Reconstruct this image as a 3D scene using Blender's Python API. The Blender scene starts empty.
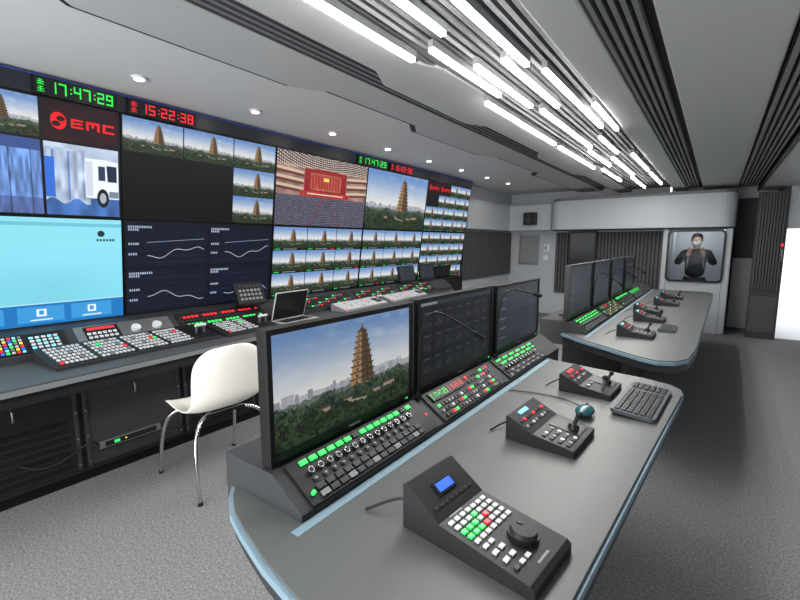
import bpy, math, random
import numpy as np
from mathutils import Matrix, Vector
random.seed(4)
S=bpy.context.scene
S.view_settings.view_transform='Standard'
def L(c):
    c=c/255.0
    return c/12.92 if c<=.04045 else ((c+.055)/1.055)**2.4
def C(r,g,b): return (L(r),L(g),L(b),1)
# ---------------------------------------------------------------- materials
def mat(name,col,rough=.5,metal=0,noise=0,scale=60,bump=0,emit=0,spec=.5,bscale=None):
    m=bpy.data.materials.new(name);m.use_nodes=True
    nt=m.node_tree;b=nt.nodes['Principled BSDF']
    b.inputs['Base Color'].default_value=col;b.inputs['Roughness'].default_value=rough
    b.inputs['Metallic'].default_value=metal;b.inputs['Specular IOR Level'].default_value=spec
    if emit:
        b.inputs['Emission Color'].default_value=col;b.inputs['Emission Strength'].default_value=emit
    tc=nt.nodes.new('ShaderNodeTexCoord')
    if noise:
        n=nt.nodes.new('ShaderNodeTexNoise');n.inputs['Scale'].default_value=scale;n.inputs['Detail'].default_value=4
        n.inputs['Roughness'].default_value=.7
        r=nt.nodes.new('ShaderNodeMapRange');r.inputs['From Min'].default_value=.3;r.inputs['From Max'].default_value=.7
        r.inputs['To Min'].default_value=1-noise;r.inputs['To Max'].default_value=1+noise
        mx=nt.nodes.new('ShaderNodeVectorMath');mx.operation='SCALE';mx.inputs[0].default_value=col[:3]
        nt.links.new(tc.outputs['Object'],n.inputs['Vector']);nt.links.new(n.outputs['Fac'],r.inputs['Value'])
        nt.links.new(r.outputs['Result'],mx.inputs['Scale']);nt.links.new(mx.outputs['Vector'],b.inputs['Base Color'])
    if bump:
        n=nt.nodes.new('ShaderNodeTexNoise');n.inputs['Scale'].default_value=bscale or scale
        bp=nt.nodes.new('ShaderNodeBump');bp.inputs['Strength'].default_value=bump;bp.inputs['Distance'].default_value=.01
        nt.links.new(tc.outputs['Object'],n.inputs['Vector']);nt.links.new(n.outputs['Fac'],bp.inputs['Height'])
        nt.links.new(bp.outputs['Normal'],b.inputs['Normal'])
    return m
def imgmat(name,arr,strength=1.0,rough=.3):
    h,w,_=arr.shape
    im=bpy.data.images.new(name,w,h)
    a=np.ones((h,w,4),dtype=np.float32);a[:,:,:3]=np.clip(arr,0,1)
    im.pixels.foreach_set(a.ravel());im.update();im.pack()
    m=bpy.data.materials.new(name);m.use_nodes=True;nt=m.node_tree;b=nt.nodes['Principled BSDF']
    t=nt.nodes.new('ShaderNodeTexImage');t.image=im;t.extension='EXTEND'
    b.inputs['Base Color'].default_value=(.01,.01,.012,1);b.inputs['Roughness'].default_value=rough
    b.inputs['Specular IOR Level'].default_value=.2
    nt.links.new(t.outputs['Color'],b.inputs['Emission Color']);b.inputs['Emission Strength'].default_value=strength
    return m
M_black=mat('black_plastic',C(20,20,22),.45,noise=.1,spec=.35)
M_bezel=mat('bezel_black',C(11,11,13),.4,spec=.35)
M_dark=mat('dark_metal',C(38,39,42),.5,noise=.08)
M_console=mat('console_gray',C(52,54,57),.5,noise=.06,spec=.3)
M_desk=mat('desk_laminate',C(86,89,88),.42,noise=.05,scale=300,spec=.35)
M_desk2=mat('desk_laminate_dark',C(76,78,81),.45,noise=.05,scale=300,spec=.3)
M_blue=mat('pale_blue_trim',C(118,142,156),.5,spec=.3)
M_trim=mat('light_gray_edge',C(112,115,118),.5)
M_ceil=mat('ceiling_panel_gray',C(216,216,216),.55,noise=.02)
M_ceil2=mat('ceiling_panel_mid',C(186,187,188),.5,noise=.02)
M_rib=mat('louvre_gray',C(114,115,117),.5)
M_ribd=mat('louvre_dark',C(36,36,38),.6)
M_ribw=mat('acoustic_rib',C(74,76,80),.6)
M_wall=mat('wall_gray',C(178,182,187),.5,noise=.03)
M_walld=mat('wall_dark',C(54,56,60),.6,noise=.05)
M_cab=mat('cabinet_black',C(22,23,25),.5,noise=.08,spec=.35)
M_white=mat('white_plastic',C(240,238,230),.4,noise=.01)
M_white2=mat('white_panel',C(225,228,232),.4)
M_chrome=mat('chrome',C(210,210,212),.18,1)
M_steel=mat('steel',C(150,150,152),.35,.9)
M_led=mat('led_tube',(1,.985,.95,1),.5,emit=20)
M_down=mat('downlight',(1,.96,.88,1),.5,emit=8)
M_btn=mat('button_gray',C(132,134,137),.45)
M_btnw=mat('button_white',C(205,207,210),.4)
M_btnd=mat('button_dark',C(44,45,48),.45)
M_g=mat('lit_green',(.03,.85,.12,1),.4,emit=.9)
M_r=mat('lit_red',(.9,.02,.03,1),.4,emit=.8)
M_b=mat('lit_blue',(.03,.12,.95,1),.4,emit=.8)
M_y=mat('lit_yellow',(.9,.6,.05,1),.4,emit=.6)
M_c=mat('lit_cyan',(.2,.7,.9,1),.4,emit=.6)
M_teal=mat('mouse_teal',C(20,80,90),.3)
M_keyb=mat('keyboard_body',C(70,76,82),.45)
M_key=mat('keyboard_keys',C(26,28,31),.45)
M_body=mat('controller_body',C(30,32,35),.5,noise=.1,scale=200,spec=.35)
M_foam=mat('mic_foam',C(12,12,12),.9,bump=.4,scale=300)
M_silver=mat('laptop_silver',C(205,207,209),.4,.1)
def carpet():
    m=bpy.data.materials.new('carpet');m.use_nodes=True;nt=m.node_tree;b=nt.nodes['Principled BSDF']
    tc=nt.nodes.new('ShaderNodeTexCoord')
    n=nt.nodes.new('ShaderNodeTexNoise');n.inputs['Scale'].default_value=190;n.inputs['Detail'].default_value=3
    n2=nt.nodes.new('ShaderNodeTexNoise');n2.inputs['Scale'].default_value=75;n2.inputs['Detail'].default_value=5;n2.inputs['Roughness'].default_value=.8
    mx=nt.nodes.new('ShaderNodeMath');mx.operation='ADD'
    r=nt.nodes.new('ShaderNodeValToRGB')
    r.color_ramp.elements[0].position=.40;r.color_ramp.elements[0].color=C(86,86,88)
    r.color_ramp.elements[1].position=.62;r.color_ramp.elements[1].color=C(150,150,150)
    m2=nt.nodes.new('ShaderNodeMath');m2.operation='MULTIPLY';m2.inputs[1].default_value=.5
    nt.links.new(tc.outputs['Object'],n.inputs['Vector']);nt.links.new(tc.outputs['Object'],n2.inputs['Vector'])
    nt.links.new(n.outputs['Fac'],mx.inputs[0]);nt.links.new(n2.outputs['Fac'],mx.inputs[1])
    nt.links.new(mx.outputs[0],m2.inputs[0]);nt.links.new(m2.outputs[0],r.inputs['Fac'])
    nt.links.new(r.outputs['Color'],b.inputs['Base Color']);b.inputs['Roughness'].default_value=.95
    b.inputs['Specular IOR Level'].default_value=.12
    bp=nt.nodes.new('ShaderNodeBump');bp.inputs['Strength'].default_value=.3;bp.inputs['Distance'].default_value=.004
    nt.links.new(n.outputs['Fac'],bp.inputs['Height']);nt.links.new(bp.outputs['Normal'],b.inputs['Normal'])
    return m
M_carpet=carpet()
# ---------------------------------------------------------------- mesh builder
class MB:
    def __init__(s): s.v=[];s.f=[];s.m=[];s.uv=[];s.sm=[];s.mats=[];s.M=Matrix.Identity(4)
    def mi(s,m):
        if m not in s.mats:s.mats.append(m)
        return s.mats.index(m)
    def add(s,vs,fs,m,sm=False,uv=None):
        o=len(s.v);s.v+=[tuple(s.M@Vector(p)) for p in vs]
        k=s.mi(m)
        for f in fs:
            s.f.append(tuple(o+i for i in f));s.m.append(k);s.sm.append(sm)
            s.uv.append([uv[i] for i in f] if uv else [(0,0)]*len(f))
    def box(s,x0,x1,y0,y1,z0,z1,m):
        vs=[(x0,y0,z0),(x1,y0,z0),(x1,y1,z0),(x0,y1,z0),(x0,y0,z1),(x1,y0,z1),(x1,y1,z1),(x0,y1,z1)]
        s.add(vs,[(3,2,1,0),(4,5,6,7),(0,1,5,4),(1,2,6,5),(2,3,7,6),(3,0,4,7)],m)
    def quad(s,x0,x1,y0,y1,z,m):
        s.add([(x0,y0,z),(x1,y0,z),(x1,y1,z),(x0,y1,z)],[(0,1,2,3)],m,uv=[(0,0),(1,0),(1,1),(0,1)])
    def prism(s,poly,z0,z1,m):
        n=len(poly)
        a=sum(poly[i][0]*poly[(i+1)%n][1]-poly[(i+1)%n][0]*poly[i][1] for i in range(n))
        if a<0:poly=poly[::-1]
        vs=[(x,y,z0) for x,y in poly]+[(x,y,z1) for x,y in poly]
        s.add(vs,[tuple(range(n-1,-1,-1)),tuple(range(n,2*n))]+[(i,(i+1)%n,n+(i+1)%n,n+i) for i in range(n)],m)
    def extr(s,prof,x0,x1,m):
        n=len(prof)
        a=sum(prof[i][0]*prof[(i+1)%n][1]-prof[(i+1)%n][0]*prof[i][1] for i in range(n))
        if a<0:prof=prof[::-1]
        vs=[(x0,y,z) for y,z in prof]+[(x1,y,z) for y,z in prof]
        s.add(vs,[tuple(range(n-1,-1,-1)),tuple(range(n,2*n))]+[(i,(i+1)%n,n+(i+1)%n,n+i) for i in range(n)],m)
    def tube(s,pts,r,m,n=10,cap=True):
        pts=[Vector(p) for p in pts];rs=r if isinstance(r,(list,tuple)) else [r]*len(pts)
        vs=[];up=None
        for i,p in enumerate(pts):
            d=(pts[min(i+1,len(pts)-1)]-pts[max(i-1,0)]).normalized()
            if up is None: up=Vector((0,0,1)) if abs(d.z)<.9 else Vector((1,0,0))
            a=d.cross(up).normalized();b=a.cross(d).normalized();up=b
            for k in range(n):
                t=2*math.pi*k/n;vs.append(p+(a*math.cos(t)+b*math.sin(t))*rs[i])
        fs=[]
        for i in range(len(pts)-1):
            for k in range(n):
                fs.append((i*n+k,i*n+(k+1)%n,(i+1)*n+(k+1)%n,(i+1)*n+k))
        s.add(vs,fs,m,True)
        if cap:
            s.add(vs[:n],[tuple(range(n-1,-1,-1))],m);s.add(vs[-n:],[tuple(range(n))],m)
    def cyl(s,x,y,z0,z1,r,m,n=16,r2=None):
        s.tube([(x,y,z0),(x,y,z1)],[r,r if r2 is None else r2],m,n)
    def sphere(s,c,r,m,n=14,k=10):
        rx,ry,rz=r if isinstance(r,(tuple,list)) else (r,r,r)
        vs=[];fs=[]
        for i in range(k+1):
            ph=math.pi*i/k
            for j in range(n):
                t=2*math.pi*j/n;vs.append((c[0]+rx*math.sin(ph)*math.cos(t),c[1]+ry*math.sin(ph)*math.sin(t),c[2]-rz*math.cos(ph)))
        for i in range(k):
            for j in range(n):
                fs.append((i*n+j,i*n+(j+1)%n,(i+1)*n+(j+1)%n,(i+1)*n+j))
        s.add(vs,fs,m,True)
    def grid(s,nx,ny,x0,y0,dx,dy,w,h,z,t,fn):
        for i in range(nx):
            for j in range(ny):
                m=fn(i,j)
                if m is None: continue
                x=x0+i*dx;y=y0+j*dy
                s.box(x,x+w,y,y+h,z,z+t,m)
    def build(s,name,bevel=0,parent=None):
        me=bpy.data.meshes.new(name);me.from_pydata(s.v,[],s.f)
        for m in s.mats:me.materials.append(m)
        me.polygons.foreach_set('material_index',s.m);me.polygons.foreach_set('use_smooth',s.sm)
        u=me.uv_layers.new(name='UVMap');u.data.foreach_set('uv',[c for f in s.uv for p in f for c in p])
        me.update()
        o=bpy.data.objects.new(name,me);S.collection.objects.link(o)
        if bevel:
            b=o.modifiers.new('bevel','BEVEL');b.width=bevel;b.segments=2;b.limit_method='ANGLE'
        if parent:o.parent=parent
        return o
def slab(name,x0,x1,y0,y1,z0,z1,m,bev=0):
    b=MB();b.box(x0,x1,y0,y1,z0,z1,m);return b.build(name,bev)
def frame(o,t=0,yaw=0):
    """local X along +y (operator's right), local Y away from operator rising with slope t, local Z = face normal"""
    t=math.radians(t);X=(0,1,0);Y=(-math.cos(t),0,math.sin(t));Z=(math.sin(t),0,math.cos(t))
    R=Matrix(((X[0],Y[0],Z[0],0),(X[1],Y[1],Z[1],0),(X[2],Y[2],Z[2],0),(0,0,0,1)))
    return Matrix.Translation(o)@Matrix.Rotation(math.radians(yaw),4,'Z')@R
def sub(M,y,z,ang,x=0): return M@Matrix.Translation((x,y,z))@Matrix.Rotation(math.radians(ang),4,'X')
def empty(name):
    e=bpy.data.objects.new(name,None);S.collection.objects.link(e);return e
# ---------------------------------------------------------------- screen pictures
rng=np.random.RandomState(3)
def snoise(w,h,gx,gy):
    g=rng.rand(gy+2,gx+2);x=np.linspace(0,gx,w);y=np.linspace(0,gy,h)
    xi=x.astype(int);yi=y.astype(int);fx=(x-xi)[None,:];fy=(y-yi)[:,None]
    fx=fx*fx*(3-2*fx);fy=fy*fy*(3-2*fy)
    a=g[np.ix_(yi,xi)];b=g[np.ix_(yi,xi+1)];c=g[np.ix_(yi+1,xi)];d=g[np.ix_(yi+1,xi+1)]
    return (a*(1-fx)+b*fx)*(1-fy)+(c*(1-fx)+d*fx)*fy
def rect(a,x0,x1,y0,y1,c):
    h,w,_=a.shape;a[max(0,int(y0*h)):max(0,int(y1*h)),max(0,int(x0*w)):max(0,int(x1*w))]=c
def col(*c): return np.array(c,dtype=float)/255
def pagoda(w,h,cx=.575,base=.33,H=.53):
    Y,X=np.mgrid[0:h,0:w];Y=(Y+.5)/h;X=(X+.5)/w
    t=np.clip((Y-.40)/.55,0,1)[...,None]
    a=col(226,222,214)*(1-t)+col(104,136,182)*t
    cl=np.clip(snoise(w,h,4,9)*.6+snoise(w,h,14,20)*.4-.45,0,1)[...,None]*.8
    a=a*(1-cl)+col(222,226,232)*cl
    hz=.41+.05*snoise(w,h,5,1)[0]
    m=Y<hz[None,:];a[m]=col(172,176,184)
    x=0.0
    while x<1:
        bw=.010+rng.rand()*.028;bh=.385+rng.rand()*.085;g_=140+rng.rand()*45
        m=(X>=x)&(X<x+bw)&(Y<bh);a[m]=col(g_,g_,g_+8)
        m=(X>=x+.002)&(X<x+bw-.002)&(Y<bh-.008)&((Y*90)%1<.35)&((X*160)%1<.5);a[m]=col(g_-30,g_-28,g_-18);x+=bw+rng.rand()*.012
    hz=.355+.03*snoise(w,h,34,1)[0]
    m=Y<hz[None,:];a[m]=(col(98,106,100)*(.8+.4*snoise(w,h,90,60)[...,None]))[m]
    top=base+H;N=9;hw0=.092;hw1=.036
    for i in range(N):
        y0=base+H*(1-(1-i/N)**1.15);y1=base+H*(1-(1-(i+1)/N)**1.15)
        f=i/(N-1);hw=hw0*(1-f**1.1)+hw1*f**1.1;dy=y1-y0
        m=(Y>=y0)&(Y<y1)&(abs(X-cx)<hw)
        sh=np.where(X<cx-hw*.1,1.0,.55)[...,None]*(.92+.16*snoise(w,h,200,120)[...,None])
        a[m]=(col(158,128,92)*sh)[m]
        for k in range(5):
            e=1.0+.13*(k/4);ya=y1-dy*(.36-.05*k);m2=(Y>=ya)&(Y<ya+dy*.055)&(abs(X-cx)<hw*e)
            a[m2]=(col(112,88,64)*(.8 if k%2 else 1.15)*np.where(X<cx-hw*.1,1.1,.62)[...,None])[m2]
        m2=(Y>=y1-dy*.12)&(Y<y1)&(abs(X-cx)<hw*1.13);a[m2]=col(58,46,36)
        m3=(Y>=y0+dy*.12)&(Y<y0+dy*.5)&((abs(X-cx+hw*.5)<hw*.09));a[m3]=col(50,38,32)
        m3=(Y>=y0+dy*.12)&(Y<y0+dy*.5)&((abs(X-cx-hw*.45)<hw*.08));a[m3]=col(36,28,26)
    m=(Y>=top)&(Y<top+.045*(1-abs(X-cx)/(hw1*.95)))&(abs(X-cx)<hw1*.95);a[m]=col(88,72,54)
    m=(Y>=top)&(Y<top+.08)&(abs(X-cx)<.004);a[m]=col(70,58,46)
    for li,(e0,am,g1,g2,c1,c2) in enumerate(((.32,.08,9,60,(84,96,80),(40,52,42)),(.27,.09,11,70,(70,84,62),(26,38,28)),(.17,.10,9,60,(56,70,44),(16,25,17)))):
        e=e0+am*(snoise(w,h,g1,1)[0]-.4)+.04*snoise(w,h,g2,1)[0]
        tn=snoise(w,h,45,30)*.4+snoise(w,h,110,70)*.35+snoise(w,h,260,160)*.25;tn=np.clip((tn-.32)/.36,0,1)[...,None]
        lay=col(*c1)*tn+col(*c2)*(1-tn);m=Y<e[None,:];a[m]=lay[m]
        if li==1:
            # temple roofs and a paved walk between the tree layers
            for rx,ry,rw in ((.80,.235,.06),(.69,.215,.035),(.30,.225,.04),(.46,.23,.035)):
                m=(abs(X-rx)<rw*.85)&(Y>ry-.035)&(Y<ry);a[m]=col(150,132,112)
                m=(abs(X-rx)<rw*(1.15-(Y-ry)*18))&(Y>=ry)&(Y<ry+.03);a[m]=col(62,60,62)
            m=(Y<.20-.25*abs(X-.5))&(Y>.17-.25*abs(X-.5))&(abs(X-.5)<.3);a[m]=col(142,138,128)
    return a
def resize(a,w,h):
    H,W,_=a.shape;ys=(np.arange(h)+.5)*H/h;xs=(np.arange(w)+.5)*W/w
    return a[np.ix_(ys.astype(int),xs.astype(int))]
PG=pagoda(1024,576)
PGs=PG.reshape(192,3,1024,3).mean(1)[:,:1023].reshape(192,341,3,3).mean(2)
PGt=PG.reshape(96,6,1024,3).mean(1)[:,:1020].reshape(96,170,6,3).mean(2)
def paste(a,b,x0,x1,y0,y1,g=.006):
    h,w,_=a.shape;X0=int((x0+g)*w);X1=int((x1-g)*w);Y0=int((y0+g)*h);Y1=int((y1-g)*h)
    a[Y0:Y1,X0:X1]=resize(b,X1-X0,Y1-Y0)
def blank(w,h,c=(6,7,10)):
    a=np.zeros((h,w,3));a[:]=col(*c);return a
SEG={'0':'abcdef','1':'bc','2':'abged','3':'abgcd','4':'fgbc','5':'afgcd','6':'afgedc','7':'abc','8':'abcdefg','9':'abcdfg'}
def seg(a,txt,x0,y0,cw,ch,c,th=.16):
    x=x0
    for k in txt:
        if k==':':
            rect(a,x+cw*.15,x+cw*.3,y0+ch*.25,y0+ch*.37,c);rect(a,x+cw*.15,x+cw*.3,y0+ch*.63,y0+ch*.75,c);x+=cw*.5;continue
        w=cw*.78;t=th*ch;tw=w*.22
        R={'a':(0,w,ch-t*.8,ch),'g':(0,w,ch/2-t*.4,ch/2+t*.4),'d':(0,w,0,t*.8),'f':(0,tw,ch/2,ch),'b':(w-tw,w,ch/2,ch),'e':(0,tw,0,ch/2),'c':(w-tw,w,0,ch/2)}
        for q in SEG[k]: r=R[q];rect(a,x+r[0],x+r[1],y0+r[2],y0+r[3],c)
        x+=cw
def clockimg(txt,c):
    a=blank(320,64,(4,6,5));c=col(*c)
    for y in (.56,.12):
        rect(a,.02,.10,y+.14,y+.19,c);rect(a,.05,.065,y,y+.34,c);rect(a,.03,.09,y+.27,y+.31,c);rect(a,.02,.10,y,y+.05,c)
    seg(a,txt,.15,.14,.12,.72,c,.17);return a
def logoimg():
    w,h=320,180;a=blank(w,h,(20,5,9));red=col(222,25,35)
    a+=snoise(w,h,4,3)[...,None]*col(26,4,6)
    Y,X=np.mgrid[0:h,0:w];Y=Y/h;X=X/w
    m=((X-.2)/.1)**2+((Y-.5)/.22)**2<1;m2=((X-.23)/.055)**2+((Y-.56)/.07)**2<1;m3=((X-.17)/.055)**2+((Y-.42)/.07)**2<1
    a[m]=red;a[m2|m3]=col(30,6,10)
    def st(X0,rs):
        for r in rs: rect(a,X0+r[0],X0+r[1],.38+r[2]*.24,.38+r[3]*.24,red)
    st(.36,[(0,.03,0,1),(0,.16,.8,1),(0,.15,.41,.6),(0,.16,0,.2)])
    st(.56,[(0,.035,0,1),(.15,.185,0,1),(.035,.15,.72,1),(.077,.108,.35,1)])
    st(.79,[(0,.035,0,1),(0,.16,.8,1),(0,.16,0,.2)])
    return a
def truckimg():
    w,h=360,225;a=blank(w,h,(190,205,225));Y,X=np.mgrid[0:h,0:w];Y=Y/h;X=X/w
    a*=(.85+.2*snoise(w,h,6,5)[...,None])
    m=Y<.26;a[m]=(col(70,105,160)*(.8+.5*snoise(w,h,8,3)[...,None]))[m]
    n=snoise(w,h,18,7)[...,None]
    m=(X<.58)&(Y>.2+.04*np.sin(X*20))&(Y<.93);a[m]=(col(200,216,240)*(.68+.4*n))[m]
    m=(X<.5)&(abs(((X*5)%1)-.5)<.06)&(Y>.22)&(Y<.9);a[m]=(col(110,140,195)*(.8+.4*n))[m]
    m=(X<.12)&(Y>.25)&(Y<.8);a[m]=col(60,110,195)
    m=(X>.52)&(X<.99)&(Y>.27)&(Y<.84-.1*np.clip(X-.8,0,1));a[m]=col(232,237,244)
    m=(X>.86-.05*Y)&(X<.97)&(Y>.52)&(Y<.76);a[m]=col(30,40,58)
    m=(X>.7)&(X<.8)&(Y>.53)&(Y<.74);a[m]=col(45,58,80)
    m=(X>.53)&(X<.62)&(Y>.3)&(Y<.8);a[m]=col(200,208,222)
    m=(X>.85)&(X<.99)&(Y>.28)&(Y<.38);a[m]=col(120,130,145)
    m=((X-.76)*1.6)**2+(Y-.27)**2<.019;a[m]=col(24,26,32)
    m=((X-.76)*1.6)**2+(Y-.27)**2<.006;a[m]=col(165,172,182)
    return a
def hallimg():
    w,h=360,225;Y,X=np.mgrid[0:h,0:w];Y=Y/h;X=X/w;n=snoise(w,h,30,6)[...,None]
    a=col(120,155,215)*(.65+.5*n);m=Y<.22;a[m]=(col(90,110,160)*(.8+.3*n))[m]
    m=(abs(((X*4)%1)-.5)<.04);a[m]*=.7;m=(Y>.85);a[m]=col(60,80,130);m=(X<.25)&(Y<.6)&(Y>.2);a[m]=col(70,120,205);return a
def confimg():
    w,h=560,315;Y,X=np.mgrid[0:h,0:w];Y=Y/h;X=X/w
    a=blank(w,h,(150,120,110));a*=(.75+.4*snoise(w,h,16,10)[...,None])
    m=Y>.84;a[m]=col(84,74,84)
    ry=np.sqrt(((X-.5)*.75)**2+(Y-1.25)**2)
    m=(Y>.80)&((ry*34)%1<.4)&((X*50)%1<.6);a[m]=col(235,215,190)
    for s_ in (-1,1):
        for k in range(3):
            yy=.50+.11*k+.12*(abs(X-.5)-.24);m=(s_*(X-.5)>.24)&(Y>yy)&(Y<yy+.04);a[m]=col(205,180,155)
            m=(s_*(X-.5)>.24)&(Y>yy-.035)&(Y<yy);a[m]=col(104,52,48)
    m=(abs(X-.5)<.235)&(Y>.46)&(Y<.82-.25*(X-.5)**2);a[m]=(col(150,26,32)*(.7+.5*((X*46)%1)[...,None]))[m]
    m=(abs(X-.5)<.17)&(Y>.52)&(Y<.76);a[m]=(col(180,100,72)*(.8+.3*snoise(w,h,60,30)[...,None]))[m]
    for i in range(10): rect(a,.345+i*.032,.345+i*.032+.02,.55,.74,col(170,38,40))
    m=(abs(X-.5)<.28)&(Y>.42)&(Y<.50);a[m]=(col(180,54,46)*(.7+.5*snoise(w,h,90,12)[...,None]))[m]
    m=(abs(X-.5)<.2)&(Y>.455)&(Y<.472);a[m]=col(235,215,190)
    m=(abs(X-.5)<.03)&(Y>.66)&(Y<.71);a[m]=col(240,210,90)
    r=(ry*40)%1
    m=(Y<.42);a[m]=(col(74,74,94)*(.8+.3*snoise(w,h,30,20)[...,None]))[m]
    m=(Y<.42)&(r<.5)&(rng.rand(h,w)<.7);a[m]=col(150,150,170)
    m=(Y<.42)&(rng.rand(h,w)<.35);a[m]=col(40,34,46)
    m=(abs(abs(X-.5)-.02-.35*(.42-Y))<.006)&(Y<.42);a[m]=col(120,60,66)
    return a
def waveimg():
    a=blank(720,405,(4,7,18))
    for i in range(2):
        for j in range(2):
            x0=i*.5;y0=j*.5
            rect(a,x0+.006,x0+.494,y0+.01,y0+.49,col(10,17,36))
            for k in range(6): rect(a,x0+.03,x0+.47,y0+.06+k*.065,y0+.063+k*.065,col(34,50,84))
            ph=rng.rand()*6
            for x in np.linspace(x0+.12,x0+.47,600):
                y=y0+.16+.05*math.sin((x-x0)*13+ph)+.02*math.sin((x-x0)*40+ph);rect(a,x,x+.002,y,y+.007,col(190,200,215))
                if j: y=y0+.26+.12*(x-x0);rect(a,x,x+.002,y,y+.006,col(150,165,190))
            for q,(xx,yy,ww) in enumerate(((.02,.43,.14),(.02,.40,.06),(.02,.25,.07),(.02,.14,.05))):
                for c_ in range(int(ww/.012)): rect(a,x0+xx+c_*.012,x0+xx+c_*.012+.008,y0+yy,y0+yy+.025,col(170,180,200))
    return a
def deskimg():
    w,h=560,315;a=blank(w,h,(20,110,150));Y,X=np.mgrid[0:h,0:w];Y=Y/h;X=X/w
    t=Y[...,None];a[:]=col(120,206,226)*(1-t)+col(140,220,236)*t
    a+=snoise(w,h,3,3)[...,None]*.04
    rect(a,0,1,.93,.96,col(110,195,215));rect(a,0,1,.0,.2,col(30,120,190));rect(a,0,1,.2,.21,col(190,235,245))
    for i,x in enumerate((.05,.29,.53,.75)):
        rect(a,x,x+.19,.03,.18,col(60,155,220));rect(a,x+.075,x+.115,.085,.155,col(240,248,252));rect(a,x+.085,x+.105,.10,.14,col(60,155,220))
        rect(a,x+.05,x+.14,.045,.06,col(225,240,250))
    m=((X-.9)*1.78)**2+(Y-.86)**2<.0009;a[m]=col(30,50,60)
    for c_ in range(6): rect(a,.88+c_*.015,.89+c_*.015,.79,.81,col(40,80,95))
    return a
def gridimg(nx,ny,black=(),bars=True):
    a=blank(1080,608)
    for i in range(nx):
        for j in range(ny):
            if (i,j) in black: continue
            paste(a,PGs if ny<4 else PGt,i/nx,(i+1)/nx,j/ny+(.03 if bars else 0),(j+1)/ny,.003)
            if bars:
                rect(a,(i+.3)/nx,(i+.7)/nx,j/ny+.010,j/ny+.024,col(120,125,130))
                rect(a,(i+.05)/nx,(i+.2)/nx,j/ny+.010,j/ny+.024,col(30,190,60));rect(a,(i+.8)/nx,(i+.95)/nx,j/ny+.010,j/ny+.024,col(200,30,35) if (i+j)%3==0 else col(40,44,50))
    return a
def leftimg():
    a=blank(1080,608)
    for i in range(2):
        paste(a,PGs,i/3,(i+1)/3,.66,1);paste(a,hallimg(),i/3,(i+1)/3,0,.65)
    paste(a,logoimg(),.667,1,.66,1);paste(a,truckimg(),.667,1,0,.65);return a
def imB():
    a=gridimg(3,3,black={(0,0),(1,0),(0,1),(1,1)},bars=False);rect(a,0,.66,0,.66,col(4,4,6));return a
def imE():
    a=gridimg(4,4,black={(0,3),(0,2),(1,3)});paste(a,logoimg(),0,.25,.75,1);paste(a,logoimg(),.25,.5,.75,1)
    return a
def menuimg():
    a=blank(640,360,(15,17,21))
    a[:]+=snoise(640,360,4,3)[...,None]*.04
    for i in range(7):
        for j in range(3):
            x=.04+i*.135;y=.10+j*.28
            rect(a,x,x+.11,y,y+.22,col(23,26,32))
            for b_ in range(3):
                hh=.02+rng.rand()*.09;rect(a,x+.014+b_*.03,x+.022+b_*.03,y+.03,y+.03+hh,[col(36,66,44),col(58,62,68),col(74,60,36)][rng.randint(3)])
            for q in range(5): rect(a,x+.01+q*.014,x+.019+q*.014,y+.19,y+.205,col(78,82,88))
    rect(a,0,1,.94,1,col(40,46,54));rect(a,.02,.2,.955,.985,col(120,125,130));return a
def darkimg():
    a=blank(480,270,(32,36,44));a[:]+=snoise(480,270,5,3)[...,None]*.06
    for j in range(5):
        rect(a,.06,.45,.12+j*.16,.125+j*.16,col(62,70,84));rect(a,.5,.68,.1+j*.16,.2+j*.16,col(42,50,62));rect(a,.72,.92,.1+j*.16,.2+j*.16,col(48,56,66))
        rect(a,.08,.2,.15+j*.16,.17+j*.16,col(96,104,114))
    return a
def vivid(a,s=1.15):
    g=a.mean(2,keepdims=True);return np.clip(g+(a-g)*s,0,1)
T_pg=imgmat('screen_pagoda',PG*.93);T_left=imgmat('screen_multi_left',vivid(leftimg()),1.15);T_B=imgmat('screen_multi_b',vivid(imB()),1.1)
T_conf=imgmat('screen_conference',confimg(),1.05);T_pgs=imgmat('screen_pagoda_small',vivid(PG[::2,::2]),1.1);T_E=imgmat('screen_multi_e',vivid(imE()),1.15)
T_desk=imgmat('screen_desktop',deskimg(),1.05);T_wave=imgmat('screen_waveform',waveimg())
T_g3=imgmat('screen_grid3',vivid(gridimg(3,3)),1.15);T_g4=imgmat('screen_grid4',vivid(gridimg(4,4,black={(1,0),(2,0)})),1.15)
T_ckg=imgmat('clock_green',clockimg('17:47:29',(40,255,80)),1.1)
T_ckr=imgmat('clock_red',clockimg('15:22:38',(255,40,50)),1.1)
T_menu=imgmat('screen_menu',menuimg());T_dark=imgmat('screen_dark_ui',darkimg(),.9)

# ---------------------------------------------------------------- room shell
XL=-3.62;XR=1.6;YF=-1.9;YB=8.95
slab('floor',XL-.1,XR+.1,YF-.1,10.4,-.06,0,M_carpet)
slab('wall_left',XL-.1,XL,YF,YB,0,2.6,M_wall)
slab('wall_right',XR,XR+.1,YF,8.5,0,2.6,M_wall)
b=MB();b.box(XL,-2.9,YF-.1,YF,0,2.6,M_wall);b.box(-.2,XR,YF-.1,YF,0,2.6,M_wall);b.box(-2.9,-.2,YF-.1,YF,2.1,2.6,M_wall);b.build('wall_front')
slab('wall_back',XL,-.75,YB,YB+.1,0,2.6,M_wall)
slab('wall_back_upper',-.75,.84,9.45,9.55,2.2,2.6,M_wall)
b=MB()
x=-2.62
while x<-.78:
    b.box(x,x+.035,YB-.05,YB-.02,.45,1.66,M_ribw);x+=.06
b.box(-2.64,-.76,YB-.02,YB,.45,1.66,M_ribd)
b.build('wall_back_acoustic_ribs')
b=MB()
y=6.75
while y<8.9:
    b.box(XL+.02,XL+.05,y,y+.035,.8,1.66,M_ribw);y+=.06
b.box(XL,XL+.02,6.72,8.93,.8,1.66,M_ribd)
b.build('wall_left_acoustic_ribs')
b=MB()
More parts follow.
